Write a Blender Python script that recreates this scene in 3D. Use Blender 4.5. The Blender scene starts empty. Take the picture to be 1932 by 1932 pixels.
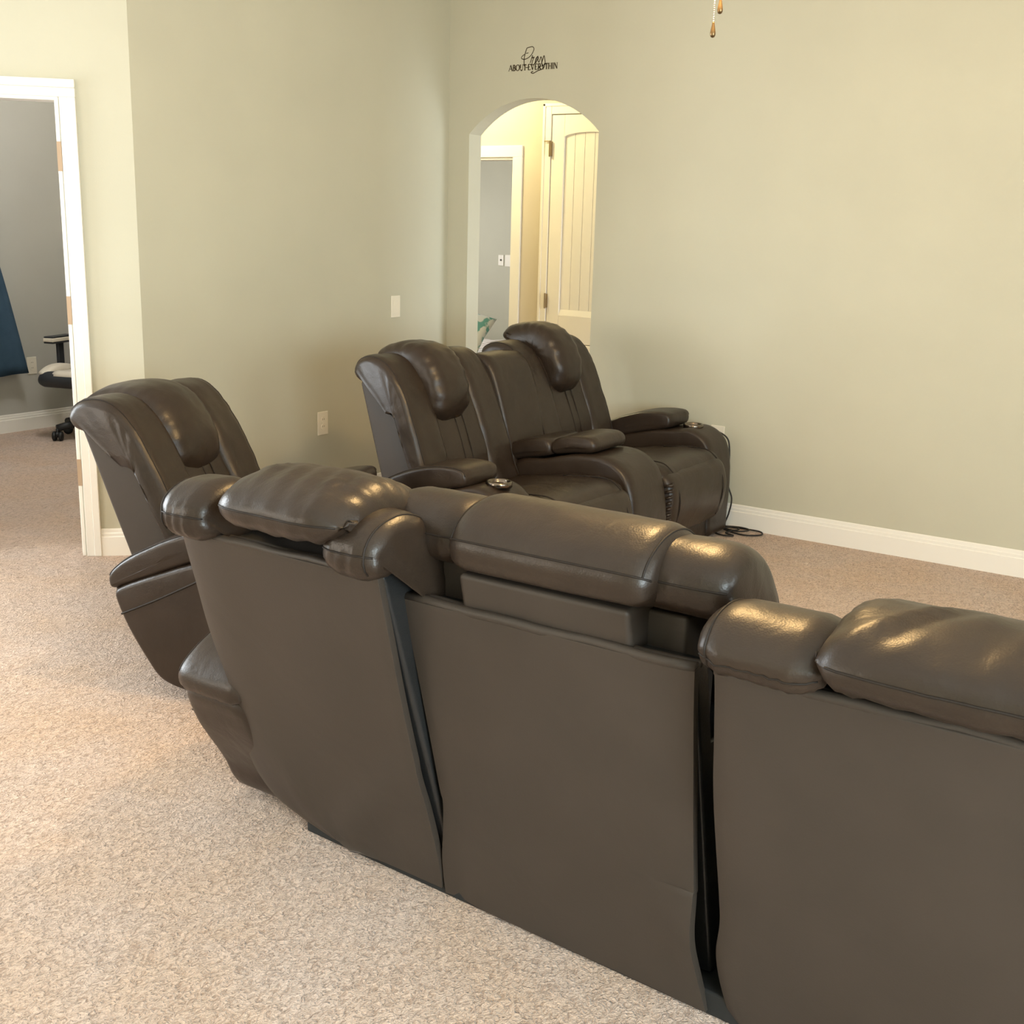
import bpy, bmesh, math, random
from mathutils import Vector, Matrix, noise
random.seed(7)
S = bpy.context.scene
COL = S.collection
PI = math.pi
Q = 1 / math.sqrt(2)

# ------------------------------------------------------------------ materials
def newmat(name):
    m = bpy.data.materials.new(name); m.use_nodes = True
    nt = m.node_tree
    b = nt.nodes['Principled BSDF']
    return m, nt, b
def N(nt, t, **kw):
    n = nt.nodes.new(t)
    for k, v in kw.items():
        if k in n.inputs: n.inputs[k].default_value = v
        else: setattr(n, k, v)
    return n
def plain(name, col, rough=.5, metal=0, spec=.5):
    m, nt, b = newmat(name)
    b.inputs['Base Color'].default_value = (*col, 1)
    b.inputs['Roughness'].default_value = rough
    b.inputs['Metallic'].default_value = metal
    b.inputs['Specular IOR Level'].default_value = spec
    return m
def coords(nt): return N(nt, 'ShaderNodeTexCoord').outputs['Object']
def bumpchain(nt, b, hs):
    prev = None
    for (sock, dist, strength) in hs:
        bp = N(nt, 'ShaderNodeBump', Strength=strength, Distance=dist)
        nt.links.new(sock, bp.inputs['Height'])
        if prev: nt.links.new(prev, bp.inputs['Normal'])
        prev = bp.outputs['Normal']
    nt.links.new(prev, b.inputs['Normal'])
def leather(name, c1, c2, rough=.4, wr=.006, grain=.0006, spec=.5, wscale=9):
    m, nt, b = newmat(name)
    co = coords(nt)
    n1 = N(nt, 'ShaderNodeTexNoise', Scale=5.0, Detail=4.0, Roughness=.6)
    nt.links.new(co, n1.inputs['Vector'])
    r = N(nt, 'ShaderNodeValToRGB')
    r.color_ramp.elements[0].position = .35; r.color_ramp.elements[0].color = (*c1, 1)
    r.color_ramp.elements[1].position = .68; r.color_ramp.elements[1].color = (*c2, 1)
    nt.links.new(n1.outputs['Fac'], r.inputs['Fac'])
    nt.links.new(r.outputs['Color'], b.inputs['Base Color'])
    v = N(nt, 'ShaderNodeTexVoronoi', Scale=260.0)
    nt.links.new(co, v.inputs['Vector'])
    n2 = N(nt, 'ShaderNodeTexNoise', Scale=wscale, Detail=3.0, Roughness=.5, Distortion=.6)
    nt.links.new(co, n2.inputs['Vector'])
    mr = N(nt, 'ShaderNodeMapRange'); mr.inputs['To Min'].default_value = rough - .05; mr.inputs['To Max'].default_value = rough + .08
    nt.links.new(n1.outputs['Fac'], mr.inputs['Value'])
    nt.links.new(mr.outputs['Result'], b.inputs['Roughness'])
    b.inputs['Specular IOR Level'].default_value = spec
    bumpchain(nt, b, [(n2.outputs['Fac'], wr, .6), (v.outputs['Distance'], grain, .35)])
    return m
M_LE = leather('brown_leather', (.022, .0140, .0092), (.030, .0195, .0128), rough=.36, spec=.40)
M_LH = leather('glossy_leather', (.022, .0140, .0092), (.030, .0195, .0128), rough=.36, spec=.40)
M_LS = leather('brown_vinyl_back', (.039, .030, .023), (.045, .034, .026), rough=.50, wr=.004, wscale=4, grain=.0003, spec=.40)
M_DK = leather('black_vinyl_side', (.012, .012, .012), (.017, .017, .017), rough=.34, wr=.004)
M_ST = plain('seam_thread', (.016, .011, .008), .6, spec=.3)
M_BLK = plain('black_plastic', (.010, .010, .011), .5)
M_MET = plain('dark_chrome', (.20, .17, .14), .22, 1.0)
M_CUP = plain('cup_well', (.02, .018, .016), .4, .6)
M_LIN = plain('black_lining', (.010, .010, .009), .8)
def wallmat(name, c, var=.03):
    m, nt, b = newmat(name)
    co = coords(nt)
    n1 = N(nt, 'ShaderNodeTexNoise', Scale=1.7, Detail=3.0, Roughness=.55)
    nt.links.new(co, n1.inputs['Vector'])
    r = N(nt, 'ShaderNodeValToRGB')
    r.color_ramp.elements[0].position = .3; r.color_ramp.elements[0].color = (*[x * (1 - var) for x in c], 1)
    r.color_ramp.elements[1].position = .7; r.color_ramp.elements[1].color = (*[min(1, x * (1 + var)) for x in c], 1)
    nt.links.new(n1.outputs['Fac'], r.inputs['Fac'])
    nt.links.new(r.outputs['Color'], b.inputs['Base Color'])
    b.inputs['Roughness'].default_value = .55
    b.inputs['Specular IOR Level'].default_value = .35
    n2 = N(nt, 'ShaderNodeTexNoise', Scale=160.0, Detail=2.0)
    nt.links.new(co, n2.inputs['Vector'])
    bumpchain(nt, b, [(n2.outputs['Fac'], .0008, .25)])
    return m
M_WALL = wallmat('greige_wall_paint', (.500, .484, .384))
M_WALL2 = wallmat('grey_bedroom_paint', (.42, .41, .37))
M_HALL = wallmat('hall_wall_paint', (.58, .51, .40))
M_CEIL = plain('ceiling_white', (.78, .76, .72), .9, spec=.2)
M_TRIM = plain('trim_white', (.80, .77, .71), .38)
M_DOOR = plain('door_white', (.80, .75, .66), .42)
M_PLATE = plain('plate_ivory', (.74, .69, .58), .35)
M_HOLE = plain('slot_dark', (.06, .05, .04), .6)
M_HINGE = plain('hinge_bronze', (.30, .22, .12), .4, .7)
M_HINGEP = plain('hinge_painted', (.42, .30, .20), .5)
M_DECAL = plain('decal_black', (.045, .030, .010), .6)
M_CURT = leather('blue_curtain', (.035, .065, .10), (.045, .08, .12), rough=.85, wr=.01, spec=.1)
M_WHV = leather('cream_vinyl', (.62, .56, .47), (.68, .62, .52), rough=.5, wr=.002)
M_CHB = plain('chair_black', (.022, .024, .028), .55)
M_BRZ = plain('pull_bronze', (.17, .11, .05), .3, .8)
M_CHN = plain('chain_nickel', (.75, .68, .55), .3, 1.0)
M_FAN = plain('fan_bronze', (.09, .06, .04), .45, .3)
M_CORD = plain('cord_black', (.012, .010, .009), .6)
M_SHEET = plain('sheet', (.72, .70, .67), .8)
def emis(name, col, st):
    m, nt, b = newmat(name)
    b.inputs['Base Color'].default_value = (*col, 1)
    b.inputs['Emission Color'].default_value = (*col, 1)
    b.inputs['Emission Strength'].default_value = st
    return m
def carpet():
    m, nt, b = newmat('beige_carpet')
    co = coords(nt)
    # tufts; shade in the hollows between them is put into the colour
    mp = N(nt, 'ShaderNodeMapping'); mp.inputs['Rotation'].default_value = (0, 0, .75); mp.inputs['Scale'].default_value = (1, .62, 1)
    nt.links.new(co, mp.inputs['Vector'])
    t1 = N(nt, 'ShaderNodeTexNoise', Scale=78.0, Detail=2.5, Roughness=.62, Distortion=1.5)
    nt.links.new(mp.outputs['Vector'], t1.inputs['Vector'])
    t2 = N(nt, 'ShaderNodeTexVoronoi', Scale=190.0)
    nt.links.new(co, t2.inputs['Vector'])
    big = N(nt, 'ShaderNodeTexNoise', Scale=2.6, Detail=3.0, Roughness=.6, Distortion=.4)
    nt.links.new(co, big.inputs['Vector'])
    r = N(nt, 'ShaderNodeValToRGB')
    e = r.color_ramp.elements
    e[0].position = .34; e[0].color = (.40, .300, .235, 1)
    e[1].position = .54; e[1].color = (.66, .530, .445, 1)
    nt.links.new(t1.outputs['Fac'], r.inputs['Fac'])
    r2 = N(nt, 'ShaderNodeValToRGB')
    e = r2.color_ramp.elements
    e[0].position = .32; e[0].color = (1.0, .90, .79, 1)
    e[1].position = .66; e[1].color = (1.0, .97, .96, 1)
    nt.links.new(big.outputs['Fac'], r2.inputs['Fac'])
    mx = N(nt, 'ShaderNodeMix', data_type='RGBA', blend_type='MULTIPLY')
    mx.inputs['Factor'].default_value = 1
    nt.links.new(r.outputs['Color'], mx.inputs['A']); nt.links.new(r2.outputs['Color'], mx.inputs['B'])
    nt.links.new(mx.outputs['Result'], b.inputs['Base Color'])
    b.inputs['Roughness'].default_value = 1.0
    b.inputs['Specular IOR Level'].default_value = .05
    b.inputs['Sheen Weight'].default_value = .25
    b.inputs['Sheen Roughness'].default_value = .5
    bumpchain(nt, b, [(big.outputs['Fac'], .03, .3), (t1.outputs['Fac'], .022, .8), (t2.outputs['Distance'], .004, .5)])
    return m
M_CARPET = carpet()

# ------------------------------------------------------------------ mesh helpers
def link(o, parent=None):
    COL.objects.link(o)
    if parent: o.parent = parent
    return o
def obj(name, bm, mats, parent=None, smooth=True, bevel=0, label=None):
    me = bpy.data.meshes.new(name)
    bmesh.ops.recalc_face_normals(bm, faces=bm.faces)
    bm.to_mesh(me); bm.free()
    if not isinstance(mats, (list, tuple)): mats = [mats]
    for m in mats: me.materials.append(m)
    if smooth:
        for p in me.polygons: p.use_smooth = True
    o = bpy.data.objects.new(name, me); link(o, parent)
    if bevel:
        md = o.modifiers.new('bevel', 'BEVEL'); md.width = bevel; md.segments = 3; md.limit_method = 'ANGLE'; md.angle_limit = .6
        if smooth:
            wn = o.modifiers.new('wn', 'WEIGHTED_NORMAL'); wn.keep_sharp = True
    if label: o['label'] = label
    return o
def thing(name, label, cat, loc=(0, 0, 0), rotz=0, group=None):
    o = bpy.data.objects.new(name, None); link(o)
    o.empty_display_size = .1
    o.location = loc; o.rotation_euler = (0, 0, rotz)
    o['label'] = label; o['category'] = cat
    if group: o['group'] = group
    return o
def tag(o, label, cat, group=None):
    o['label'] = label; o['category'] = cat
    if group: o['group'] = group
    return o
def struct(o):
    o['kind'] = 'structure'; return o
def BM(): return bmesh.new()
def box(bm, x0, x1, y0, y1, z0, z1, mi=0, mat=None):
    vs = [bm.verts.new((x, y, z)) for x in (x0, x1) for y in (y0, y1) for z in (z0, z1)]
    for f in ((0, 1, 3, 2), (4, 6, 7, 5), (0, 4, 5, 1), (2, 3, 7, 6), (0, 2, 6, 4), (1, 5, 7, 3)):
        fc = bm.faces.new([vs[i] for i in f]); fc.material_index = mi
    if mat:
        for v in vs: v.co = mat @ v.co
    return vs
def tube(bm, pts, r, seg=8, mi=0, closed=False):
    pts = [Vector(p) for p in pts]; n = len(pts); rings = []
    up = Vector((0, 0, 1)); prevn = None
    for i, p in enumerate(pts):
        if closed: d = pts[(i + 1) % n] - pts[i - 1]
        else: d = pts[min(i + 1, n - 1)] - pts[max(i - 1, 0)]
        if d.length < 1e-9: d = Vector((0, 0, 1))
        d.normalize()
        a = prevn if prevn is not None else (up if abs(d.z) < .9 else Vector((1, 0, 0)))
        a = (a - d * a.dot(d))
        if a.length < 1e-6: a = d.orthogonal()
        a.normalize(); prevn = a; b = d.cross(a)
        rr = r[i] if isinstance(r, (list, tuple)) else r
        rings.append([bm.verts.new(p + (a * math.cos(2 * PI * k / seg) + b * math.sin(2 * PI * k / seg)) * rr) for k in range(seg)])
    m = n if closed else n - 1
    for i in range(m):
        A, B = rings[i], rings[(i + 1) % n]
        for k in range(seg):
            f = bm.faces.new((A[k], A[(k + 1) % seg], B[(k + 1) % seg], B[k])); f.material_index = mi
    if not closed:
        bm.faces.new(rings[0][::-1]).material_index = mi; bm.faces.new(rings[-1]).material_index = mi
def lathe(bm, prof, c=(0, 0, 0), seg=20, mi=0, axis='z'):
    rings = []
    for (r, z) in prof:
        ring = []
        for k in range(seg):
            a = 2 * PI * k / seg
            p = (r * math.cos(a), r * math.sin(a), z)
            if axis == 'x': p = (z, r * math.cos(a), r * math.sin(a))
            if axis == 'y': p = (r * math.cos(a), z, r * math.sin(a))
            ring.append(bm.verts.new((p[0] + c[0], p[1] + c[1], p[2] + c[2])))
        rings.append(ring)
    for A, B in zip(rings, rings[1:]):
        for k in range(seg):
            f = bm.faces.new((A[k], A[(k + 1) % seg], B[(k + 1) % seg], B[k])); f.material_index = mi
    for ring, fl in ((rings[0], True), (rings[-1], False)):
        f = bm.faces.new(ring[::-1] if fl else ring); f.material_index = mi
def cr(p, closed, per):
    n = len(p); out = []
    rng = n if closed else n - 1
    for i in range(rng):
        if closed: a, b, c, d = p[i - 1], p[i], p[(i + 1) % n], p[(i + 2) % n]
        else: a, b, c, d = p[max(i - 1, 0)], p[i], p[i + 1], p[min(i + 2, n - 1)]
        for k in range(per):
            t = k / per
            out.append(tuple(.5 * ((2 * b[j]) + (-a[j] + c[j]) * t + (2 * a[j] - 5 * b[j] + 4 * c[j] - d[j]) * t * t + (-a[j] + 3 * b[j] - 3 * c[j] + d[j]) * t ** 3) for j in range(len(b))))
    if not closed: out.append(tuple(p[-1]))
    return out
def resample(pts, M):
    n = len(pts); L = [0]
    for i in range(n):
        a, b = pts[i], pts[(i + 1) % n]; L.append(L[-1] + math.dist(a, b))
    out = []; j = 0
    for k in range(M):
        s = L[-1] * k / M
        while L[j + 1] < s: j += 1
        t = (s - L[j]) / max(L[j + 1] - L[j], 1e-9); a, b = pts[j], pts[(j + 1) % n]
        out.append((a[0] + (b[0] - a[0]) * t, a[1] + (b[1] - a[1]) * t))
    return out
def area2(p): return sum(p[i - 1][0] * p[i][1] - p[i][0] * p[i - 1][1] for i in range(len(p)))
def inset(p, d, it=3):
    if d <= 0: return p
    n = len(p); out = []
    for i in range(n):
        tx, ty = p[(i + 1) % n][0] - p[i - 1][0], p[(i + 1) % n][1] - p[i - 1][1]
        l = math.hypot(tx, ty) or 1
        out.append((p[i][0] - ty / l * d, p[i][1] + tx / l * d))
    for _ in range(it):
        out = [tuple((out[i - 1][j] + 2 * out[i][j] + out[(i + 1) % n][j]) / 4 for j in (0, 1)) for i in range(n)]
    return out
def ext(bm, prof, v0, v1, r, rv=None, M=64, n=5, mid=6, smooth=True, dome=.25, disp=None, mi=0, wob=0.0, seed=0, seams=(), sr=.0023):
    """soft upholstered form: closed side profile (u,z) swept across v with rounded, domed ends"""
    base = cr([tuple(p) for p in prof], True, 10) if smooth else prof
    if area2(base) < 0: base = base[::-1]
    P = resample(base, M)
    rv = rv or r
    st = []
    for k in range(n + 1):
        a = k / n * PI / 2
        st.append((v0 + rv * (1 - math.cos(PI / 2 - a)) if False else v0 + rv * (1 - math.cos(a)) , r * (1 - math.sin(a))))
    st = [(v0 + rv * (1 - math.cos(k / n * PI / 2)), r * (1 - math.sin(k / n * PI / 2))) for k in range(n + 1)]
    left = st; right = [(v0 + v1 - v, d) for v, d in st[::-1]]
    mids = [(left[-1][0] + (right[0][0] - left[-1][0]) * k / (mid + 1), 0) for k in range(1, mid + 1)]
    st = left + mids + right
    cu = sum(p[0] for p in P) / M; cz = sum(p[1] for p in P) / M
    rings = []
    def ring(v, pts):
        return [bm.verts.new((u, v, z)) for u, z in pts]
    e0 = inset(P, r); 
    def shrink(pts, s):
        au = sum(p[0] for p in pts) / M; az = sum(p[1] for p in pts) / M
        return [(au + (p[0] - au) * s, az + (p[1] - az) * s) for p in pts]
    dd = dome * rv
    rings.append(ring(v0 - dd, shrink(e0, .25))); rings.append(ring(v0 - dd * .8, shrink(e0, .55))); rings.append(ring(v0 - dd * .4, shrink(e0, .82)))
    for v, d in st: rings.append(ring(v, inset(P, d)))
    rings.append(ring(v1 + dd * .4, shrink(e0, .82))); rings.append(ring(v1 + dd * .8, shrink(e0, .55))); rings.append(ring(v1 + dd, shrink(e0, .25)))
    new = [v for rr in rings for v in rr]
    for A, B in zip(rings, rings[1:]):
        for k in range(M):
            f = bm.faces.new((A[k], A[(k + 1) % M], B[(k + 1) % M], B[k])); f.material_index = mi
    bm.faces.new(rings[0][::-1]).material_index = mi; bm.faces.new(rings[-1]).material_index = mi
    if disp or wob:
        bm.normal_update()
        bmesh.ops.recalc_face_normals(bm, faces=bm.faces); bm.normal_update()
        off = []
        for v in new:
            a = 0
            if wob: a += wob * (noise.noise(v.co * 9 + Vector((seed, 0, 0))) + .5 * noise.noise(v.co * 21 + Vector((0, seed, 0))))
            if disp: a += disp(v.co, v.normal)
            off.append(v.normal * a)
        for v, o in zip(new, off): v.co += o
    for sm in seams:
        kind, pos, a, b = sm
        if kind == 'p':            # along the profile, at ring index pos (counted inside the rounded stations)
            rg = rings[3 + pos] if pos >= 0 else rings[len(rings) - 4 + pos + 1]
            near = lambda t: min(range(M), key=lambda q: (P[q][0] - t[0]) ** 2 + (P[q][1] - t[1]) ** 2)
            ka, kb = near(a), near(b)
            up_ = [k % M for k in range(ka, ka + (kb - ka) % M + 1)]; dn_ = [k % M for k in range(ka, ka - (ka - kb) % M - 1, -1)]
            avg = lambda L: sum(P[k][1] for k in L) / len(L)
            pts = [rg[k].co.copy() for k in (up_ if avg(up_) > avg(dn_) else dn_)]
        else:                      # across v, at profile fraction pos
            k = (min(range(M), key=lambda q: (P[q][0] - pos[0]) ** 2 + (P[q][1] - pos[1]) ** 2) if isinstance(pos, tuple) else int(pos * M) % M)
            i0, i1 = 3 + int(a * (len(rings) - 7)), 3 + int(b * (len(rings) - 7))
            pts = [rings[i][k].co.copy() for i in range(i0, i1 + 1)]
        bm.normal_update()
        tube(bm, pts, sr, 6, 1)
    return P
def seamline(bm, P, i0, i1, v, r=.0035, mi=1, out=.0):
    """stitched seam following the profile from index fraction i0 to i1 at lateral v"""
    M = len(P); a = int(i0 * M); b = int(i1 * M)
    pts = [(P[k % M][0], v, P[k % M][1]) for k in range(a, b + 1)]
    tube(bm, pts, r, 6, mi)
def prism(bm, prof, v0, v1, mi=0):
    A = [bm.verts.new((u, v0, z)) for u, z in prof]; B = [bm.verts.new((u, v1, z)) for u, z in prof]; n = len(prof)
    for k in range(n):
        f = bm.faces.new((A[k], A[(k + 1) % n], B[(k + 1) % n], B[k])); f.material_index = mi
    bm.faces.new(A[::-1]).material_index = mi; bm.faces.new(B).material_index = mi
def rot(p, deg, piv=(-.70, .42)):
    a = math.radians(deg); u, z = p[0] - piv[0], p[1] - piv[1]
    return (piv[0] + u * math.cos(a) - z * math.sin(a), piv[1] + z * math.cos(a) + u * math.sin(a))

# ------------------------------------------------------------------ camera
cam = bpy.data.cameras.new('camera'); cam.sensor_width = 36; cam.lens = 36 * 2214.655 / 1932
cam.clip_start = .05
co_ = bpy.data.objects.new('camera', cam); COL.objects.link(co_)
yaw, pit, rol = .5868, .2414, .0270
fw = Vector((-math.sin(yaw) * math.cos(pit), math.cos(yaw) * math.cos(pit), -math.sin(pit)))
rt = Vector((math.cos(yaw), math.sin(yaw), 0)); up = rt.cross(fw)
r2 = rt * math.cos(rol) + up * math.sin(rol); u2 = up * math.cos(rol) - rt * math.sin(rol)
m = Matrix((r2, u2, -fw)).transposed().to_4x4(); m.translation = (4.3835, -5.8112, 1.5715)
co_.matrix_world = m
S.camera = co_

def struct(o):
    o['kind'] = 'structure'; return o
def window_x(name, x, y0, y1, z0, z1):
    bm = BM(); t = .05
    for (a, b, c, d) in ((y0, y0 + t, z0, z1), (y1 - t, y1, z0, z1), (y0, y1, z0, z0 + t), (y0, y1, z1 - t, z1), ((y0 + y1) / 2 - .02, (y0 + y1) / 2 + .02, z0, z1)):
        box(bm, x - .03, x + .03, a, b, c, d)
    return struct(obj(name, bm, M_TRIM, smooth=False))
def window_y(name, y, x0, x1, z0, z1):
    bm = BM(); t = .05
    for (a, b, c, d) in ((x0, x0 + t, z0, z1), (x1 - t, x1, z0, z1), (x0, x1, z0, z0 + t), (x0, x1, z1 - t, z1), ((x0 + x1) / 2 - .02, (x0 + x1) / 2 + .02, z0, z1)):
        box(bm, a, b, y - .03, y + .03, c, d)
    return struct(obj(name, bm, M_TRIM, smooth=False))
# ------------------------------------------------------------------ room shell
CEIL = 3.05
A_ = 2.2884
def wall(name, bm, mat, smooth=False): return struct(obj(name, bm, mat, smooth=smooth))
bm = BM(); box(bm, -4.2, 7.15, -7.9, 6.2, -.12, 0); wall('floor', bm, M_CARPET)
bm = BM(); box(bm, -4.2, 7.15, -7.9, 6.2, CEIL, CEIL + .1); wall('ceiling', bm, M_CEIL)
# right wall with the arched opening (north)
XL, XR, ZS, RISE = .1485, 1.0195, 2.068, .185
R_ = ((XR - XL) ** 2 / 4 + RISE ** 2) / (2 * RISE); XC = (XL + XR) / 2; ZC = ZS + RISE - R_
arch = []
for k in range(33):
    x = XL + (XR - XL) * k / 32
    arch.append((x, ZC + math.sqrt(R_ * R_ - (x - XC) ** 2)))
bm = BM()
TH = .12
def strip(pts_low, ztop):
    for y in (0, TH):
        lo = [bm.verts.new((x, y, z)) for x, z in pts_low]; hi = [bm.verts.new((x, y, ztop)) for x, z in pts_low]
        for k in range(len(lo) - 1): bm.faces.new((lo[k], lo[k + 1], hi[k + 1], hi[k]))
strip(arch, CEIL)
strip([(-3.4, 0), (XL, 0)], CEIL); strip([(XR, 0), (7.1, 0)], CEIL)
soff = [(XL, 0)] + arch + [(XR, 0)]
lo = [bm.verts.new((x, 0, z)) for x, z in soff]; hi = [bm.verts.new((x, TH, z)) for x, z in soff]
for k in range(len(lo) - 1): bm.faces.new((lo[k], hi[k], hi[k + 1], lo[k + 1]))
o = wall('wall_right', bm, M_WALL)
# left wall
bm = BM(); box(bm, -.12, 0, -A_, 0, 0, CEIL); wall('wall_left', bm, M_WALL)
# diagonal wall with the bedroom door opening; s runs away from the corner
def dg(s, t, z): return (-s * Q - t * Q, -A_ - s * Q + t * Q, z)   # t = depth behind the face
def dbox(bm, s0, s1, t0, t1, z0, z1, mi=0):
    vs = [bm.verts.new(dg(s, t, z)) for s in (s0, s1) for t in (t0, t1) for z in (z0, z1)]
    for f in ((0, 1, 3, 2), (4, 6, 7, 5), (0, 4, 5, 1), (2, 3, 7, 6), (0, 2, 6, 4), (1, 5, 7, 3)):
        bm.faces.new([vs[i] for i in f]).material_index = mi
S0, S1, DH = .305, 1.12, 2.045
bm = BM(); dbox(bm, 0, S0 + .0, 0, .12, 0, CEIL); dbox(bm, S1, 1.7, 0, .12, 0, CEIL); dbox(bm, S0, S1, 0, .12, DH, CEIL)
wall('wall_diagonal', bm, M_WALL)
E0 = dg(1.7, 0, 0)
# west wall of the living room (behind the diagonal), south and east walls with window openings
def wall_x(name, x0, x1, y0, y1, holes, mat):
    bm = BM(); ys = [y0]
    for (a, b, z0, z1) in holes:
        box(bm, x0, x1, ys[-1], a, 0, CEIL); box(bm, x0, x1, a, b, 0, z0); box(bm, x0, x1, a, b, z1, CEIL); ys.append(b)
    box(bm, x0, x1, ys[-1], y1, 0, CEIL)
    return wall(name, bm, mat)
def wall_y(name, y0, y1, x0, x1, holes, mat):
    bm = BM(); xs = [x0]
    for (a, b, z0, z1) in holes:
        box(bm, xs[-1], a, y0, y1, 0, CEIL); box(bm, a, b, y0, y1, 0, z0); box(bm, a, b, y0, y1, z1, CEIL); xs.append(b)
    box(bm, xs[-1], x1, y0, y1, 0, CEIL)
    return wall(name, bm, mat)
WEST_W = (-5.35, -3.85, .55, 2.25); EAST_W = (-4.25, -2.75, .8, 2.15); EAST_ADDED_W = (-7.15, -5.25, .55, 2.25); SOUTH_W = (-.95, .75, .75, 2.25)  # second east window is unseen, added for its light
wall_x('wall_west', E0[0] - .12, E0[0], -7.7, E0[1], [WEST_W], M_WALL)
wall_x('wall_east', 7.0, 7.12, -7.7, 0, [EAST_ADDED_W, EAST_W], M_WALL)
wall_y('wall_south', -7.82, -7.7, E0[0] - .12, 7.12, [SOUTH_W], M_WALL)
# bedroom behind the diagonal door
wall_x('wall_bedroom', -3.43, -3.311, -4.6, 0, [(-2.2, -1.15, .9, 2.1)], M_WALL2)
wall_y('wall_bedroom_south', -4.72, -4.6, -3.43, E0[0] - .12, [(-2.9, -1.6, .8, 2.2)], M_WALL2); window_y('added_window_7', -4.66, -2.9, -1.6, .8, 2.2)  # unseen window added to brighten the bedroom
# hall behind the arch
HY = 1.65
HD0, HD1 = -1.52, -.645       # far doorway opening
bm = BM()
box(bm, -3.2, HD0, HY, HY + .12, 0, CEIL); box(bm, HD1, -.31, HY, HY + .12, 0, CEIL); box(bm, HD0, HD1, HY, HY + .12, 2.04, CEIL)
CX0, CX1, CZ0, CZ1 = -.318, .30, .715, 2.330
box(bm, -.31, CX1, HY, HY + .12, 0, CZ0); box(bm, -.31, CX1, HY, HY + .12, CZ1, CEIL); box(bm, CX1, 2.9, HY, HY + .12, 0, CEIL)
box(bm, -.31, CX1, HY + .30, HY + .42, 0, CEIL)
wall('wall_hall', bm, M_HALL)
bm = BM(); box(bm, -3.32, -3.2, .12, HY, 0, CEIL); wall('wall_hall_west', bm, M_HALL)
wall_x('wall_hall_east', 2.9, 3.02, .12, HY, [(.45, 1.5, .1, 2.1)], M_HALL)
# guest bedroom behind the far doorway
bm = BM(); box(bm, -4.0, .6, 4.70, 4.82, 0, CEIL); wall('wall_guest_north', bm, M_WALL)
wall_x('wall_guest_west', -4.1, -3.98, HY, 4.82, [(2.2, 3.8, .8, 2.2)], M_WALL2)
bm = BM(); box(bm, .6, .72, HY + .42, 4.82, 0, CEIL); wall('wall_guest_east', bm, M_WALL2)

# baseboards: stepped profile, height .129
def bb_profile(h=.129, t=.016): return [(0, 0), (t, 0), (t, h * .70), (t * .72, h * .73), (t * .72, h * .83), (t * .5, h * .86), (t * .42, h * .97), (t * .25, h), (0, h)]
def baseboard(name, p0, p1, nrm, h=.129):
    bm = BM(); pr = bb_profile(h)
    p0 = Vector((p0[0], p0[1], 0)); p1 = Vector((p1[0], p1[1], 0)); nv = Vector((nrm[0], nrm[1], 0))
    A = [bm.verts.new(p0 + nv * a + Vector((0, 0, z))) for a, z in pr]; B = [bm.verts.new(p1 + nv * a + Vector((0, 0, z))) for a, z in pr]
    n = len(pr)
    for k in range(n): bm.faces.new((A[k], A[(k + 1) % n], B[(k + 1) % n], B[k]))
    bm.faces.new(A[::-1]); bm.faces.new(B)
    return struct(obj(name, bm, M_TRIM, smooth=False))
baseboard('baseboard_right', (XR, 0), (7.0, 0), (0, -1))
baseboard('baseboard_corner', (0.0, 0), (XL, 0), (0, -1))
baseboard('baseboard_left', (0, -A_), (0, 0), (1, 0))
baseboard('baseboard_diagonal', dg(0, 0, 0), dg(.229, 0, 0), (Q, -Q))
baseboard('baseboard_bedroom', (-3.311, -4.6), (-3.311, 0), (1, 0))
baseboard('baseboard_hall', (CX1, HY), (2.9, HY), (0, -1))
baseboard('baseboard_west', (E0[0], -7.7), (E0[0], E0[1]), (1, 0))
baseboard('baseboard_guest', (-3.98, 4.70), (.6, 4.70), (0, -1))

# door casing and jamb of the diagonal doorway
bm = BM()
W0 = .229
for (a, b, t) in ((W0, .262, .022), (.262, .296, .017)):
    dbox(bm, a, b, -t, 0, 0, DH + .0)
for (a, b, t) in ((DH + .038, DH + .073, .022), (DH, DH + .038, .017)):
    dbox(bm, W0, S1 + .076, -t, 0, a, b)
dbox(bm, S1 + .009, S1 + .076, -.02, 0, 0, DH)
dbox(bm, S0 - .004, S0 + .012, -.004, .124, 0, DH)            # jamb
dbox(bm, S1 - .012, S1 + .004, -.004, .124, 0, DH)
dbox(bm, S0, S1, -.004, .124, DH - .014, DH + .004)
dbox(bm, S0 + .012, S0 + .022, .05, .085, 0, DH - .014)       # stop
d1 = struct(obj('door_1', bm, M_TRIM, smooth=False, bevel=.003))
for z in (1.80, 1.14, .40):
    bm = BM(); dbox(bm, S0 - .006, S0 + .013, -.0065, .03, z - .062, z + .062)
    obj('hinge_plate', bm, M_HINGEP, d1, smooth=False)
# far doorway casing in the hall
bm = BM()
for (x0, x1) in ((HD0 - .08, HD0), (HD1, HD1 + .083)):
    box(bm, x0, x1, HY - .018, HY, 0, 2.04)
box(bm, HD0 - .08, HD1 + .083, HY - .018, HY, 2.04, 2.122)
box(bm, HD1 - .004, HD1 + .012, HY - .004, HY + .124, 0, 2.04); box(bm, HD0 - .012, HD0 + .004, HY - .004, HY + .124, 0, 2.04)
box(bm, HD0, HD1, HY - .004, HY + .124, 2.022, 2.04)
struct(obj('door_2', bm, M_TRIM, smooth=False, bevel=.003))

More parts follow.
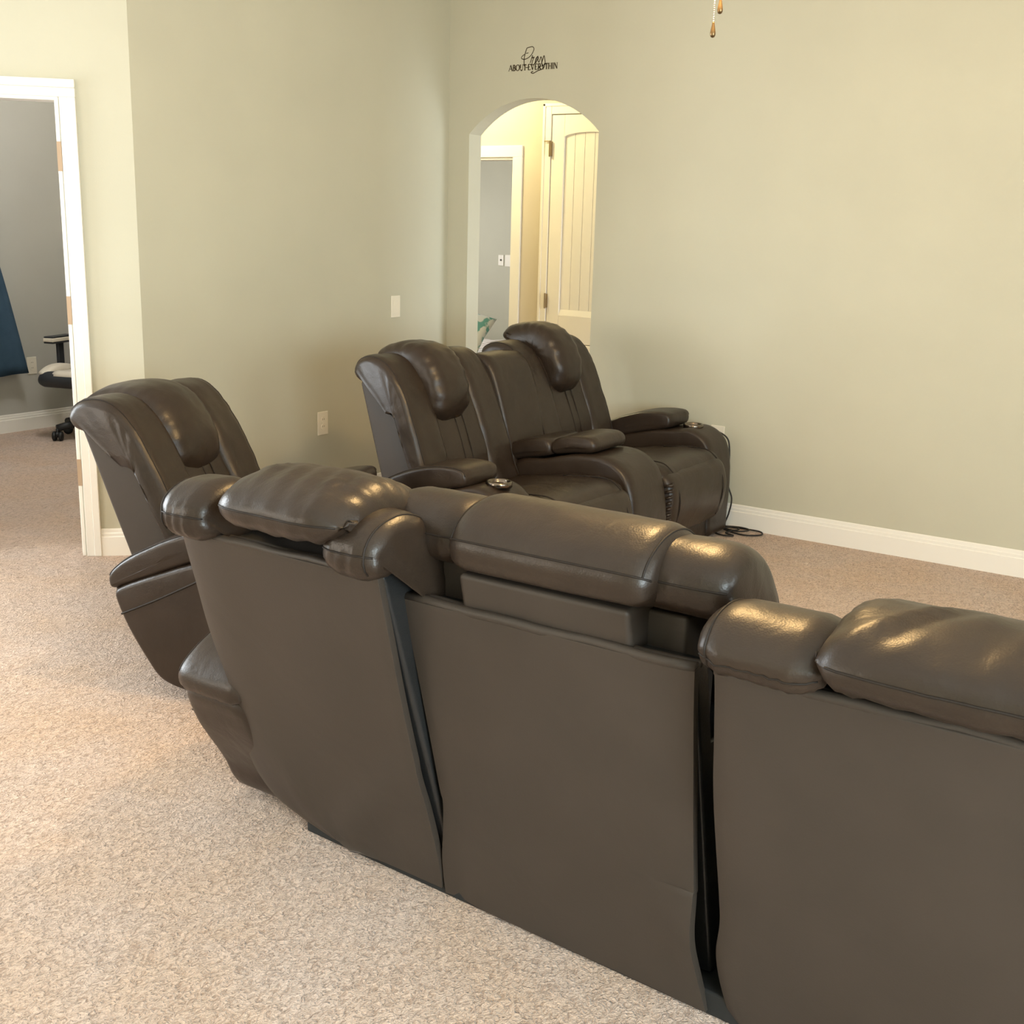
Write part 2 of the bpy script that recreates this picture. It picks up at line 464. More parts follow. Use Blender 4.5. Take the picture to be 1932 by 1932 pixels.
# ------------------------------------------------------------------ linen cupboard door in the hall wall
lc = thing('linen_cupboard', 'cream painted hall cupboard with arched beadboard door seen through the archway', 'cupboard', (0, HY, CZ0))
bm = BM()
c0, c1, z0, z1 = CX0, CX1 + .01, 0, CZ1 - CZ0
fwd = .07
for (x0, x1, za, zb, t) in ((c0 - fwd, c0, -.07, z1 + .075, .02), (c1, c1 + fwd, -.07, z1 + .075, .02), (c0, c1, z1, z1 + .075, .02), (c0, c1, -.045, 0, .018), (c0 - fwd, c1 + fwd, -.07, -.045, .03)):
    box(bm, x0, x1, -t, .0, za, zb)
for (x0, x1, za, zb, t) in ((c0 - fwd, c0 - fwd + .022, -.045, z1 + .075, .026), (c0 - fwd, c1 + fwd, z1 + .053, z1 + .0751, .026)):
    box(bm, x0, x1, -t, 0, za, zb)
obj('casing', bm, M_DOOR, lc, smooth=False, bevel=.004)
bm = BM()
g = .005
dx0, dx1, dz0, dz1 = c0 + g, c1 - g, g, z1 - g
st = .105                                   # stile width
px0, px1 = dx0 + st, dx1 - st
pz0 = .235; ptop = z1 - .125; pspr = z1 - .165
def arc_z(x): 
    t = (x - (px0 + px1) / 2) / ((px1 - px0) / 2); return pspr + (ptop - pspr) * math.sqrt(max(0, 1 - t * t * .92))
yf, yb = -.012, .02
box(bm, dx0, px0, yf, yb, dz0, dz1); box(bm, px1, dx1, yf, yb, dz0, dz1)
box(bm, px0, px1, yf, yb, dz0, pz0 - .03)
K = 16
for k in range(K):
    xa, xb = px0 + (px1 - px0) * k / K, px0 + (px1 - px0) * (k + 1) / K
    vs = [bm.verts.new(p) for p in ((xa, yf, arc_z(xa)), (xb, yf, arc_z(xb)), (xb, yf, dz1), (xa, yf, dz1), (xa, yb, arc_z(xa)), (xb, yb, arc_z(xb)), (xb, yb, dz1), (xa, yb, dz1))]
    for f in ((0, 1, 2, 3), (4, 7, 6, 5), (0, 4, 5, 1), (2, 6, 7, 3)): bm.faces.new([vs[i] for i in f])
# lower sloped ledge of the panel
vs = [bm.verts.new(p) for p in ((px0, yf, pz0 - .03), (px1, yf, pz0 - .03), (px1, .004, pz0 + .012), (px0, .004, pz0 + .012))]
bm.faces.new(vs)
# beadboard planks, v-grooved
npl = 5
for k in range(npl):
    xa, xb = px0 + (px1 - px0) * k / npl + .0012, px0 + (px1 - px0) * (k + 1) / npl - .0012
    zt = min(arc_z(xa), arc_z(xb)) + .01
    box(bm, xa, xb, .004, .02, pz0 + .0, max(arc_z(xa), arc_z(xb), arc_z((xa + xb) / 2)) + .001)
box(bm, px0, px1, .012, .03, pz0 - .03, ptop + .02)
dr = obj('door', bm, M_DOOR, lc, smooth=False, bevel=.003)
for z in (z1 - .235, .305):
    bm = BM(); box(bm, c0 - .008, c0 + .012, -.03, -.012, z - .05, z + .05); tube(bm, [(c0, -.03, z - .055), (c0, -.03, z + .055)], .007, 8)
    if z > 1: tube(bm, [(c0 - .045, -.034, z + .05), (c0 - .02, -.034, z + .052), (c0, -.034, z + .05)], .004, 6)
    obj('hinge', bm, M_HINGE, lc, smooth=False)

# ------------------------------------------------------------------ wall plates
def plate(name, label, cat, O, ux, nrm, w, h, kind, group=None):
    """O centre on wall, ux along wall, nrm out of wall"""
    t = thing(name, label, cat, O, math.atan2(nrm[1], nrm[0]) - PI / 2 + PI, group)   # local -Y = out of wall
    bm = BM(); box(bm, -w / 2, w / 2, -.006, 0, -h / 2, h / 2)
    obj('cover_plate', bm, M_PLATE, t, smooth=False, bevel=.003)
    if kind == 'outlet':
        for z in (.0195, -.0195):
            bm = BM(); lathe(bm, [(.0165, -.0085), (.0172, -.006), (.0172, -.004)], (0, 0, z), 20, 0, 'y')
            for x in (-.006, .006): box(bm, x - .0012, x + .0012, -.0089, -.0084, z - .001, z + .008, 1)
            obj('receptacle', bm, [M_PLATE, M_HOLE], t, smooth=False)
    elif kind == 'rocker':
        bm = BM()
        vs = box(bm, -.017, .017, -.0095, -.005, -.034, .034); vs[0].co.y += .003; vs[4].co.y += .003
        obj('rocker', bm, M_PLATE, t, smooth=False, bevel=.001)
    elif kind == 'toggle':
        bm = BM(); box(bm, -.005, .005, -.016, -.005, -.006, .012); obj('toggle', bm, M_HOLE, t, smooth=False)
    return t
plate('light_switch', 'ivory rocker light switch on the left wall just left of the room corner', 'light switch', (0, -.494, 1.086), None, (1, 0), .08, .124, 'rocker')
plate('wall_outlet', 'ivory outlet low on the left wall between single recliner and loveseat', 'outlet', (0, -1.114, .482), None, (1, 0), .08, .128, 'outlet')
plate('wall_outlet', 'white outlet plate half hidden behind the right arm of the loveseat', 'outlet', (1.836, 0, .480), None, (0, -1), .08, .126, 'outlet')
plate('wall_outlet', 'white outlet on the grey bedroom wall beside the blue curtain', 'outlet', (-3.311, -.635, .467), None, (1, 0), .078, .124, 'outlet')
plate('light_switch', 'small toggle switch plate through the arch, left of the blank plate', 'light switch', (-2.83, 4.70, 1.183), None, (0, -1), .07, .112, 'toggle')
plate('wall_plate', 'plain white blank plate through the arch, right of the toggle switch', 'wall plate', (-2.735, 4.70, 1.181), None, (0, -1), .085, .122, 'blank')

# ------------------------------------------------------------------ wall lettering
wl = thing('wall_lettering', 'dark vinyl lettering reading Pray ABOUT EVERYTHIN above the arch', 'wall decal', (.4165, -.0006, 2.403))
def stroke(bm, pts, w):
    """flat ribbon in the xz plane, w may be a list"""
    n = len(pts); L = []; Rr = []
    for i, p in enumerate(pts):
        d = (pts[min(i + 1, n - 1)][0] - pts[max(i - 1, 0)][0], pts[min(i + 1, n - 1)][1] - pts[max(i - 1, 0)][1])
        l = math.hypot(*d) or 1; nx, nz = -d[1] / l, d[0] / l
        ww = (w[i] if isinstance(w, (list, tuple)) else w) / 2
        L.append((p[0] + nx * ww, p[1] + nz * ww)); Rr.append((p[0] - nx * ww, p[1] - nz * ww))
    for a in (0.0, ):
        l_ = [bm.verts.new((x, 0, z)) for x, z in L]; r_ = [bm.verts.new((x, 0, z)) for x, z in Rr]
        for i in range(n - 1): bm.faces.new((l_[i], r_[i], r_[i + 1], l_[i + 1]))
TH_, TN_ = .0074, .0036
def serif(bm, x, z, w=.009): stroke(bm, [(x - w / 2, z), (x + w / 2, z)], .0016)
def letter(bm, ch, x, w, h):
    z0, z1 = 0, h
    def st_(p, t): stroke(bm, [(x + a * w, b * h) for a, b in p], t)
    def arc(cx, cz, rx, rz, a0, a1, t0, t1=None):
        p = []; ws = []
        for k in range(15):
            a = math.radians(a0 + (a1 - a0) * k / 14); p.append((x + (cx + rx * math.cos(a)) * w, (cz + rz * math.sin(a)) * h))
            ws.append(t0 + ((t1 if t1 else t0) - t0) * abs(math.cos(a)))
        stroke(bm, p, ws)
    sf = lambda a, b, ww=.009: serif(bm, x + a * w, b * h, ww)
    if ch == 'A': st_([(.05, 0), (.5, 1)], TN_); st_([(.5, 1), (.95, 0)], TH_); st_([(.22, .33), (.78, .33)], TN_); sf(.05, 0); sf(.95, 0, .011)
    if ch == 'B': st_([(.2, 0), (.2, 1)], TH_); arc(.3, .75, .45, .25, 90, -90, TN_, TH_); arc(.3, .26, .58, .26, 90, -90, TN_, TH_); st_([(.1, 1), (.35, 1)], TN_); st_([(.1, 0), (.35, 0)], TN_); st_([(.2, .5), (.35, .5)], TN_)
    if ch == 'O': arc(.5, .5, .48, .5, 0, 360, TN_, TH_)
    if ch == 'U': st_([(.15, 1), (.15, .4)], TH_); arc(.5, .38, .35, .38, 180, 360, TH_, TN_); st_([(.85, .38), (.85, 1)], TN_); sf(.15, 1, .011); sf(.85, 1)
    if ch == 'T': st_([(.5, 0), (.5, 1)], TH_); st_([(.02, .97), (.98, .97)], TN_ * 1.2); st_([(.04, .97), (.04, .8)], TN_); st_([(.96, .97), (.96, .8)], TN_); sf(.5, 0, .011)
    if ch == 'E': st_([(.2, 0), (.2, 1)], TH_); st_([(.08, .98), (.88, .98)], TN_); st_([(.08, .02), (.92, .02)], TN_); st_([(.2, .52), (.7, .52)], TN_); st_([(.88, .98), (.88, .8)], TN_); st_([(.92, .02), (.92, .2)], TN_)
    if ch == 'V': st_([(.05, 1), (.5, 0)], TH_); st_([(.5, 0), (.95, 1)], TN_); sf(.05, 1, .011); sf(.95, 1)
    if ch == 'R': st_([(.2, 0), (.2, 1)], TH_); arc(.3, .74, .48, .26, 90, -90, TN_, TH_); st_([(.1, 1), (.35, 1)], TN_); st_([(.35, .48), (.95, 0)], TH_); sf(.2, 0, .011)
    if ch == 'Y': st_([(.05, 1), (.5, .48)], TH_); st_([(.95, 1), (.5, .48)], TN_); st_([(.5, .5), (.5, 0)], TH_); sf(.5, 0, .011); sf(.05, 1, .011); sf(.95, 1)
    if ch == 'H': st_([(.15, 0), (.15, 1)], TH_); st_([(.85, 0), (.85, 1)], TH_); st_([(.15, .5), (.85, .5)], TN_); [sf(a, b, .011) for a in (.15, .85) for b in (0, 1)]
    if ch == 'I': st_([(.5, 0), (.5, 1)], TH_); sf(.5, 0, .011); sf(.5, 1, .011)
    if ch == 'N': st_([(.14, 0), (.14, 1)], TN_); st_([(.14, 1), (.86, 0)], TH_); st_([(.86, 0), (.86, 1)], TN_); sf(.14, 0); sf(.1, 1, .009); sf(.86, 1)
bm = BM(); x = 0; H_ = .031
wd = dict(A=.030, B=.0225, O=.029, U=.026, T=.0225, E=.022, V=.027, R=.0255, Y=.026, H=.028, I=.011, N=.029)
for ch in 'ABOUT EVERYTHIN':
    if ch == ' ': x += .0085; continue
    letter(bm, ch, x, wd[ch] * .86, H_); x += wd[ch] * .935
LW_ = x
for v in bm.verts: v.co.x *= .327 / LW_
obj('capital_letters', bm, M_DECAL, wl, smooth=False)
# script word traced on the wall
def sx(px, py):      # detail crop coordinates -> wall coordinates
    X = .4165 + (px - 180) / (1640 - 180) * .327
    Z = (1040 - .0945 * (px - 180) - py) * .000176
    return (X - .4165, Z)
bm = BM()
def sw(pts, w): stroke(bm, cr([sx(*p) for p in pts], False, 8), w * 1.1)
sw([(655, 880), (640, 770), (640, 640), (665, 500), (700, 370), (720, 325)], .0048)
sw([(720, 325), (800, 300), (880, 285), (925, 340), (905, 420), (840, 540), (740, 630), (640, 668), (570, 650), (560, 610), (600, 555), (650, 520)], .0042)
sw([(690, 490), (765, 470)], .0034)
sw([(820, 770), (850, 680), (885, 540), (880, 620), (935, 590), (890, 700), (880, 800), (905, 830)], .0046)
sw([(905, 830), (960, 770), (1000, 620), (1050, 560), (1010, 620), (975, 740), (985, 770)], .0046)
sw([(985, 770), (1040, 640), (1060, 590), (1050, 680), (1080, 735), (1110, 660), (1130, 580), (1165, 640), (1160, 770)], .0046)
sw([(1160, 770), (1190, 660), (1225, 540), (1250, 640), (1265, 760), (1240, 870), (1180, 940), (1060, 990), (930, 1070), (860, 1060), (880, 1030), (920, 1020)], .0046)
sw([(1310, 770), (1230, 810), (1140, 860), (1080, 900), (1060, 960)], .0036)
sw([(690, 912), (770, 905)], .004)
obj('script_word', bm, M_DECAL, wl, smooth=False)

# ------------------------------------------------------------------ upholstered seating, local axes: u forward, v to the sitter's left
def pucker(vends, amp=.006, k=90, reach=.07, cz=None):
    def f(p, n):
        a = 0
        for e in vends:
            d = abs(p.y - e)
            if d < reach:
                ang = math.atan2(p.z - (cz or .95), p.x + .80)
                a += amp * math.sin(k * ang / 6 + 3 * noise.noise(p * 8)) * (1 - d / reach) ** 1.2 * min(1, d / .012)
        return a
    return f
WING = [(-.865, .880), (-.910, .878), (-.945, .893), (-.962, .925), (-.957, .958), (-.930, .985), (-.885, 1.0), (-.82, .998), (-.755, .965), (-.690, .885), (-.640, .780), (-.585, .640), (-.535, .50), (-.50, .40), (-.55, .35), (-.61, .42), (-.66, .58), (-.73, .78), (-.785, .865)]
WINGF = [(-.865, .880), (-.915, .872), (-.955, .888), (-.974, .920), (-.966, .958), (-.935, .988), (-.885, 1.003), (-.82, .998), (-.755, .965), (-.690, .885), (-.640, .780), (-.585, .640), (-.535, .50), (-.50, .40), (-.55, .35), (-.61, .42), (-.66, .58), (-.73, .78), (-.785, .865)]
SHELL = [(-.655, .08), (-.89, .885), (-.735, .90), (-.60, .58), (-.50, .36), (-.42, .08)]
LUMB = [(-.81, .93), (-.745, .935), (-.685, .84), (-.62, .69), (-.572, .56), (-.545, .44), (-.57, .38), (-.63, .40), (-.72, .62), (-.79, .82)]
HEAD = [(-.89, .955), (-.965, .975), (-.985, 1.005), (-.955, 1.038), (-.86, 1.062), (-.75, 1.055), (-.665, .995), (-.615, .905), (-.605, .815), (-.645, .745), (-.705, .760), (-.745, .85), (-.81, .94)]
HEADT = [(-.93, .948), (-.978, .958), (-.998, .988), (-.978, 1.020), (-.90, 1.046), (-.79, 1.044), (-.69, .998), (-.625, .92), (-.605, .82), (-.645, .745), (-.705, .760), (-.745, .85), (-.83, .93)]
def back_unit(root, vc, half, tilt=0, du=0, head=HEAD, hraise=0, hw=.19, hdv=0, hdu=0, shell=True, wings=True, seed=0, wout=.04, win=.165, lum=True, wing=WING, wdz=0, wdu=0, sdu=0, pk=.0022, hpk=.0032, crown=.010, rseam=False, folds=()):
    T = lambda P, dz=0, dx=0: [(lambda q: (q[0] + du + dx, q[1] + dz))(rot(p, tilt)) for p in P]
    if shell:
        bm = BM(); prism(bm, T(SHELL, 0, sdu), vc - half - wout + .012, vc + half + wout - .012)
        obj('back_panel', bm, M_LS, root, bevel=.014)
    if lum:
        bm = BM(); P = ext(bm, T(LUMB), vc - .17, vc + .17, .03, wob=.004, seed=seed)
        for dv in (-.02, .035):
            pts = cr([rot(p, tilt) for p in LUMB[2:6]], False, 6)
            tube(bm, [(p[0] + du + .0015, vc + dv, p[1] + .0015) for p in pts], .0022, 6, 1)
        obj('back_cushion', bm, [M_LE, M_ST], root)
    if wings:
        for s in (1, -1):
            bm = BM()
            v0, v1 = sorted((vc + s * (half - win), vc + s * (half + wout)))
            def dsp(p, n, s=s):
                a = 0
                q = rot((p.x - du - wdu, p.z - wdz), -tilt)
                # short gathers fanning from the seam of the roll
                w = math.exp(-((q[0] + .80) / .10) ** 2) * math.exp(-((q[1] - .89) / .07) ** 2)
                d = abs(p.y - (vc + s * (half + wout)))
                if d < .08: a += pk * 1.6 * math.sin(q[1] * 190 + q[0] * 60) * w * max(0, 1 - d / .08)
                # creases across the back of the roll
                if q[0] < -.86:
                    w2 = math.exp(-((q[1] - .918) / .026) ** 2)
                    a += pk * (.9 * math.sin((p.y - vc) * 210 + 6 * noise.noise(p * 9)) + .6 * noise.noise(p * 40)) * w2 * min(1, (-.86 - q[0]) / .05)
                    if rseam: a -= .005 * math.exp(-((q[1] - .932) / .009) ** 2)
                return a
            si = 4 if s < 0 else -5
            sm = [('p', si, T([(-.95, .90)], wdz, wdu)[0], T([(-.51, .42)], wdz, wdu)[0])]
            if rseam: sm.append(('v', T([(-.97, .932)], wdz, wdu)[0], .10, .92))
            ext(bm, T(wing, wdz, wdu), v0, v1, .034, rv=.045, wob=.004, seed=seed + s * 3.1, disp=dsp, M=100, mid=10, n=6, seams=sm)
            obj('wing_bolster', bm, [M_LE, M_ST], root)
    if head:
        bm = BM(); vh = vc + hdv
        HP = [(lambda q: (q[0] + du + hdu, q[1] + hraise))(rot(p, tilt)) for p in head]
        cz = .93 + hraise
        def dsh(p, n):
            a = 0
            for e in (vh - hw, vh + hw):
                d = abs(p.y - e)
                if d < .12:
                    ang = math.atan2(p.z - cz, p.x - du - hdu + .80)
                    a += hpk * math.sin(17 * ang + 4 * noise.noise(p * 7 + Vector((seed, 0, 0)))) * (1 - d / .12) ** 1.3 * min(1, d / .02)
            if crown:
                t = (p.y - vh) / hw
                a += crown * max(0, 1 - t * t) * (1 - n.y * n.y)
            for (fv, fd, fa, fw_, f0, f1) in folds:      # diagonal creases: centre, slant, height, width, from/to along u
                t = (p.x - f0) / (f1 - f0)
                if -.3 < t < 1.3:
                    c = (p.y - vh - fv - fd * t) / fw_
                    a += fa * (math.exp(-c * c) - .7 * math.exp(-(c + 1.5) ** 2)) * max(0, math.sin(PI * (t + .3) / 1.6))
            return a
        ext(bm, HP, vh - hw, vh + hw, .05, rv=.065, disp=dsh, wob=.005, seed=seed + 5, M=100, mid=14, dome=.12, seams=[('v', (lambda q: (q[0] + du + hdu, q[1] + hraise))(rot((-1.0, .988), tilt)), .10, .90)] if head is HEADT else ())
        obj('headrest', bm, [M_LH, M_ST], root)
SEAT = [(-.60, .40), (-.40, .452), (-.15, .488), (-.03, .488), (.03, .46), (.05, .40), (.03, .33), (-.10, .30), (-.58, .30)]
FOOT = [(.01, .455), (.065, .43), (.092, .34), (.088, .25), (.06, .17), (.02, .135), (-.03, .15), (-.04, .30), (-.03, .43)]
def seat_unit(root, vc, half, seed=0):
    bm = BM(); ext(bm, SEAT, vc - half + .004, vc + half - .004, .03, wob=.004, seed=seed); 
    for s in (1, -1):
        tube(bm, [(u, vc + s * (half - .075), z) for u, z in cr([(-.25, .478), (-.08, .495), (.0, .49), (.05, .455)], False, 6)], .003, 6, 1)
    obj('seat_cushion', bm, [M_LE, M_ST], root)
    bm = BM(); ext(bm, FOOT, vc - half + .006, vc + half - .006, .03, rv=.045, wob=.003, seed=seed + 2)
    for s in (1, -1):
        tube(bm, [(u, vc + s * (half - .075), z) for u, z in cr([(.05, .44), (.09, .36), (.093, .27), (.062, .17)], False, 6)], .003, 6, 1)
    obj('footrest', bm, [M_LE, M_ST], root)
ARM_REAR = [(-.42, .03), (-.50, .055), (-.555, .125), (-.60, .235), (-.645, .345)]
ARM_FRONT = [(-.24, .553), (-.17, .567), (-.11, .556), (-.05, .512), (-.015, .43), (-.003, .30), (-.008, .10), (-.03, .012), (-.30, .012)]
def arm(root, vin, vout, s, pad=None, cup_u=-.15, dz=0, cup_dz=0, ru=0):
    """s = +1 left of the sitter"""
    v0, v1 = sorted((vin, vout))
    a = pad or [(-.655, .36), (-.20, .56)]
    (ur, zr), (uf, zf) = a
    du_, dz_ = uf - ur, zf - zr
    def L(t, h, e=0): return (ur + du_ * t + e, zr + dz_ * t + h)
    rear = [(-.42, .03), (-.50 + ru, .055 + ru * .35), (-.555 + ru, .125), (ur + .055, zr - .12), (ur + .025, zr - .05)]
    prof = rear + [L(.02, -.008), L(.10, .002), L(.45, .002), L(.8, -.002)] + [(u, z + dz) for u, z in ARM_FRONT]
    bm = BM()
    si = 2 if s < 0 else -3
    ext(bm, prof, v0, v1, .020, rv=.028, M=120, wob=.002, seed=vin, dome=.04)
    vo = vout
    def surf(u, z): return (u, vo + s * .0005, z)
    band = cr([(ur + .045, zr - .078), (ur + .18, zr - .075 + dz_ * .30), (ur + .32, zr - .075 + dz_ * .66), (-.22, zf - .07), (-.12, zf - .085), (-.06, zf - .14)], False, 8)
    tube(bm, [surf(u, z) for u, z in band], .0035, 6, 1)
    ao = obj('arm', bm, [M_LE, M_ST], root)
    pp = [L(.0, .0), L(-.012, .010), L(-.022, .030), L(-.018, .052), L(.02, .070), L(.12, .088), L(.35, .104), L(.62, .104), L(.86, .086), L(.97, .066), L(1.0, .044), L(1.005, .018), L(.985, .0), L(.93, -.004), L(.5, -.004), L(.06, -.004)]
    bm = BM()
    ext(bm, pp, v0 + .006, v1 - .002, .018, rv=.028, M=110, n=6, wob=.002, seed=vout, dome=.05, seams=[('p', 3 if s < 0 else -4, L(-.018, .050), L(1.0, .044))])
    obj('arm_pad', bm, [M_LE, M_ST], ao)
    vm = (vin + vout) / 2
    bm = BM(); zc = .569 + dz + cup_dz
    lathe(bm, [(.040, zc - .012), (.040, zc + .006), (.044, zc + .0105), (.050, zc + .0095), (.053, zc + .004), (.053, zc - .012)], (cup_u, vm, 0), 32, 0)
    lathe(bm, [(.041, zc - .010), (.041, zc - .011)], (cup_u, vm, 0), 32, 1)
    obj('cup_holder', bm, [M_MET, M_CUP], ao)
    return ao
def basebox(root, v0, v1, u0=-.50, u1=-.02, z1=.16):
    bm = BM(); box(bm, u0, u1, v0, v1, 0, z1); obj('base', bm, M_LE, root, smooth=False, bevel=.01)

# --- single recliner, turned a little towards the arch
rc = thing('recliner', 'dark brown leather recliner alone by the bedroom doorway', 'recliner', (1.703, -2.733, 0), math.radians(17))
back_unit(rc, 0, .290, tilt=5, head=HEAD, hraise=-.104, hw=.165, hpk=.0020, crown=.030, hdu=-.012, hdv=.0, seed=1, wdu=.030, wdz=-.035)
seat_unit(rc, 0, .305, 1)
arm(rc, -.305, -.545, -1, pad=[(-.678, .352), (-.18, .553)], cup_u=-.11)
arm(rc, .305, .545, 1, pad=[(-.655, .355), (-.175, .553)], cup_u=-.108, cup_dz=-.005)
basebox(rc, -.31, .31)

# --- console loveseat
lv = thing('loveseat', 'brown leather reclining loveseat with centre console, in the corner by the arch', 'sofa', (1.97, -1.152, 0), math.radians(-1))
back_unit(lv, -.485, .30, tilt=0, head=HEAD, hraise=-.022, hw=.128, hdv=-.045, hdu=.0, du=-.035, sdu=-.03, seed=11)
back_unit(lv, .445, .298, tilt=0, head=HEAD, hraise=.012, hw=.118, hdv=-.012, hdu=.0, du=-.035, seed=12)
seat_unit(lv, -.48, .31, 3); seat_unit(lv, .48, .31, 4)
arm(lv, -.79, -1.03, -1, pad=[(-.655, .450), (-.215, .560)], cup_u=-.13)
arm(lv, .79, 1.03, 1, pad=[(-.68, .455), (-.265, .565)], cup_u=-.185)
bm = BM(); ext(bm, [(-.60, .45), (-.40, .52), (-.22, .563), (-.08, .563), (.02, .50), (.065, .38), (.078, .22), (.072, .02), (-.3, .015), (-.58, .02)], -.162, .162, .025, M=80, wob=.003, seed=8)
cn = obj('console', bm, M_LE, lv)
bm = BM(); ext(bm, [(-.70, .455), (-.73, .49), (-.70, .53), (-.60, .572), (-.48, .605), (-.40, .603), (-.385, .56), (-.40, .535), (-.55, .50)], -.15, .15, .022, M=64, wob=.003, seed=9)
ext(bm, [(-.375, .545), (-.385, .59), (-.36, .618), (-.28, .638), (-.19, .642), (-.155, .62), (-.155, .588), (-.18, .572), (-.28, .56)], -.15, .15, .022, M=64, wob=.003, seed=10)
obj('console_lid', bm, M_LE, lv)
bm = BM(); ext(bm, [(-.80, .93), (-.905, .905), (-.915, .93), (-.86, .965), (-.76, .955), (-.70, .87), (-.64, .70), (-.585, .50), (-.56, .40), (-.63, .36), (-.73, .66)], -.165, .165, .025, M=72, wob=.003, seed=13)
obj('console_back', bm, M_LE, lv)
bm = BM(); prism(bm, [(-.66, .08), (-.885, .88), (-.80, .90), (-.60, .40), (-.5, .08)], -.17, .17); obj('back_panel', bm, M_LS, lv, bevel=.01)
basebox(lv, -.79, .79)
bm = BM()                                     # gathered pleats at the inner corner of the right seat
for k in range(8):
    z = .40 - k * .028
    tube(bm, [(.045 + .012 * math.sin(k * .5), .166, z), (.085 - .003 * k * .4, .178, z + .010), (.075, .20, z + .014)], [.006, .008, .004], 6)
obj('gathers', bm, M_LE, lv)

# --- long three-seat sofa seen from behind
sf = thing('sofa', 'brown leather three-seat reclining sofa in the foreground with its back to the camera', 'sofa', (3.24, -3.14, 0), PI / 2)
def V(x): return 3.24 - x
def panel(rows, k, y0=-3.79, nx=18, thick=.018, wave=None, name='back_panel', label=None):
    rows = cr(rows, False, 6)
    bm = BM(); grid = []
    for (z, xa, xb) in rows:
        ln = []
        for i in range(nx + 1):
            t = i / nx; x = xa + (xb - xa) * t
            y = y0 - k * (z - .04)
            y += (-.05 * (x - 2.9) - .006) * max(0, 1 - z / .8)
            if wave: y += wave(x, z, t)
            ln.append(bm.verts.new((y + 3.14, V(x), z)))
        grid.append(ln)
    for a, b in zip(grid, grid[1:]):
        for i in range(nx): bm.faces.new((a[i], a[i + 1], b[i + 1], b[i]))
    o = obj(name, bm, M_LS, sf)
    md = o.modifiers.new('solid', 'SOLIDIFY'); md.thickness = thick; md.offset = 0
    bv = o.modifiers.new('bevel', 'BEVEL'); bv.width = .006; bv.segments = 3; bv.limit_method = 'ANGLE'; bv.angle_limit = 1.0
    return o
def waveA(x, z, t):
    w = 0
    e = max(0, 1 - t * 5); w += .014 * e * e                     # wraps round the left edge
    d = (t - (1 - (.40 - z) * 1.6)); 
    if z < .40: w += -.012 * math.exp(-(d / .10) ** 2) * min(1, (.40 - z) / .1)
    d2 = t - (.30 - (z - .1) * .3)
    if z < .3: w += -.010 * math.exp(-(d2 / .05) ** 2) * (.3 - z) / .2
    w += .003 * noise.noise(Vector((x * 5, z * 3, 0)))
    return w
panel([(.022, 2.46, 2.872), (.045, 2.37, 2.876), (.075, 2.300, 2.880), (.145, 2.256, 2.884), (.25, 2.250, 2.886), (.40, 2.278, 2.886), (.60, 2.284, 2.893), (.74, 2.300, 2.903), (.872, 2.314, 2.913)], .337, wave=waveA)
def waveB(x, z, t):
    w = .003 * noise.noise(Vector((x * 4, z * 3, 7)))
    if z < .30:
        d = t - 1.0; w += -.018 * math.exp(-((t - 1.0) / .10) ** 2) * math.exp(-((z - .20) / .08) ** 2)
        w += .012 * math.exp(-((t - .06) / .05) ** 2) * (.3 - z) / .3
    return w
panel([(.012, 2.880, 3.578), (.06, 2.882, 3.566), (.13, 2.890, 3.556), (.20, 2.905, 3.554), (.29, 2.921, 3.556), (.33, 2.918, 3.557), (.50, 2.912, 3.560), (.70, 2.903, 3.565), (.803, 2.898, 3.569)], .24, wave=waveB)
def waveC(x, z, t):
    w = .003 * noise.noise(Vector((x * 4, z * 3, 3)))
    w += .012 * math.exp(-(t / .03) ** 2)
    return w
panel([(.010, 3.630, 4.28), (.05, 3.618, 4.27), (.12, 3.606, 4.26), (.185, 3.604, 4.25), (.26, 3.616, 4.25), (.33, 3.619, 4.25), (.57, 3.622, 4.245), (.70, 3.630, 4.24), (.848, 3.639, 4.24)], .337, wave=waveC)
# inner frames (black vinyl sides)
for (xa, xb, zt, k) in ((2.345, 2.903, .868, .337), (3.648, 4.23, .842, .337)):
    bm = BM(); d = .014
    f = lambda z: -.65 - k * (z - .04) + d
    prism(bm, [(f(.06), .06), (f(zt), zt), (f(zt) + .17, zt + .012), (f(.4) + .26, .40), (f(.06) + .26, .06)], V(xb), V(xa)); obj('back_frame', bm, M_DK, sf, bevel=.012)
bm = BM(); prism(bm, [(-.635, .06), (-.635 - .24 * .755, .798), (-.635 - .24 * .755 + .055, .80), (-.635 - .24 * .60 + .06, .62), (-.40, .60), (-.38, .06)], V(3.56), V(2.925)); obj('back_frame', bm, M_DK, sf, bevel=.008)
# cap strips along the top edges of the backs
def cap(x0, x1, z, k, r=.010, n=12, dep=.0):
    bm = BM()
    for d in (0.0, .022):
        tube(bm, [(-.65 - k * (z - .04) + d + .002 * math.sin(i), V(x0 + (x1 - x0) * i / n), z + .004 + .0015 * math.sin(i * 1.7)) for i in range(n + 1)], r * (1 if d == 0 else .7), 8)
    obj('top_welt', bm, M_LS, sf)
cap(2.32, 2.912, .868, .337); cap(2.900, 3.568, .800, .24, .011); cap(3.642, 4.24, .843, .337)
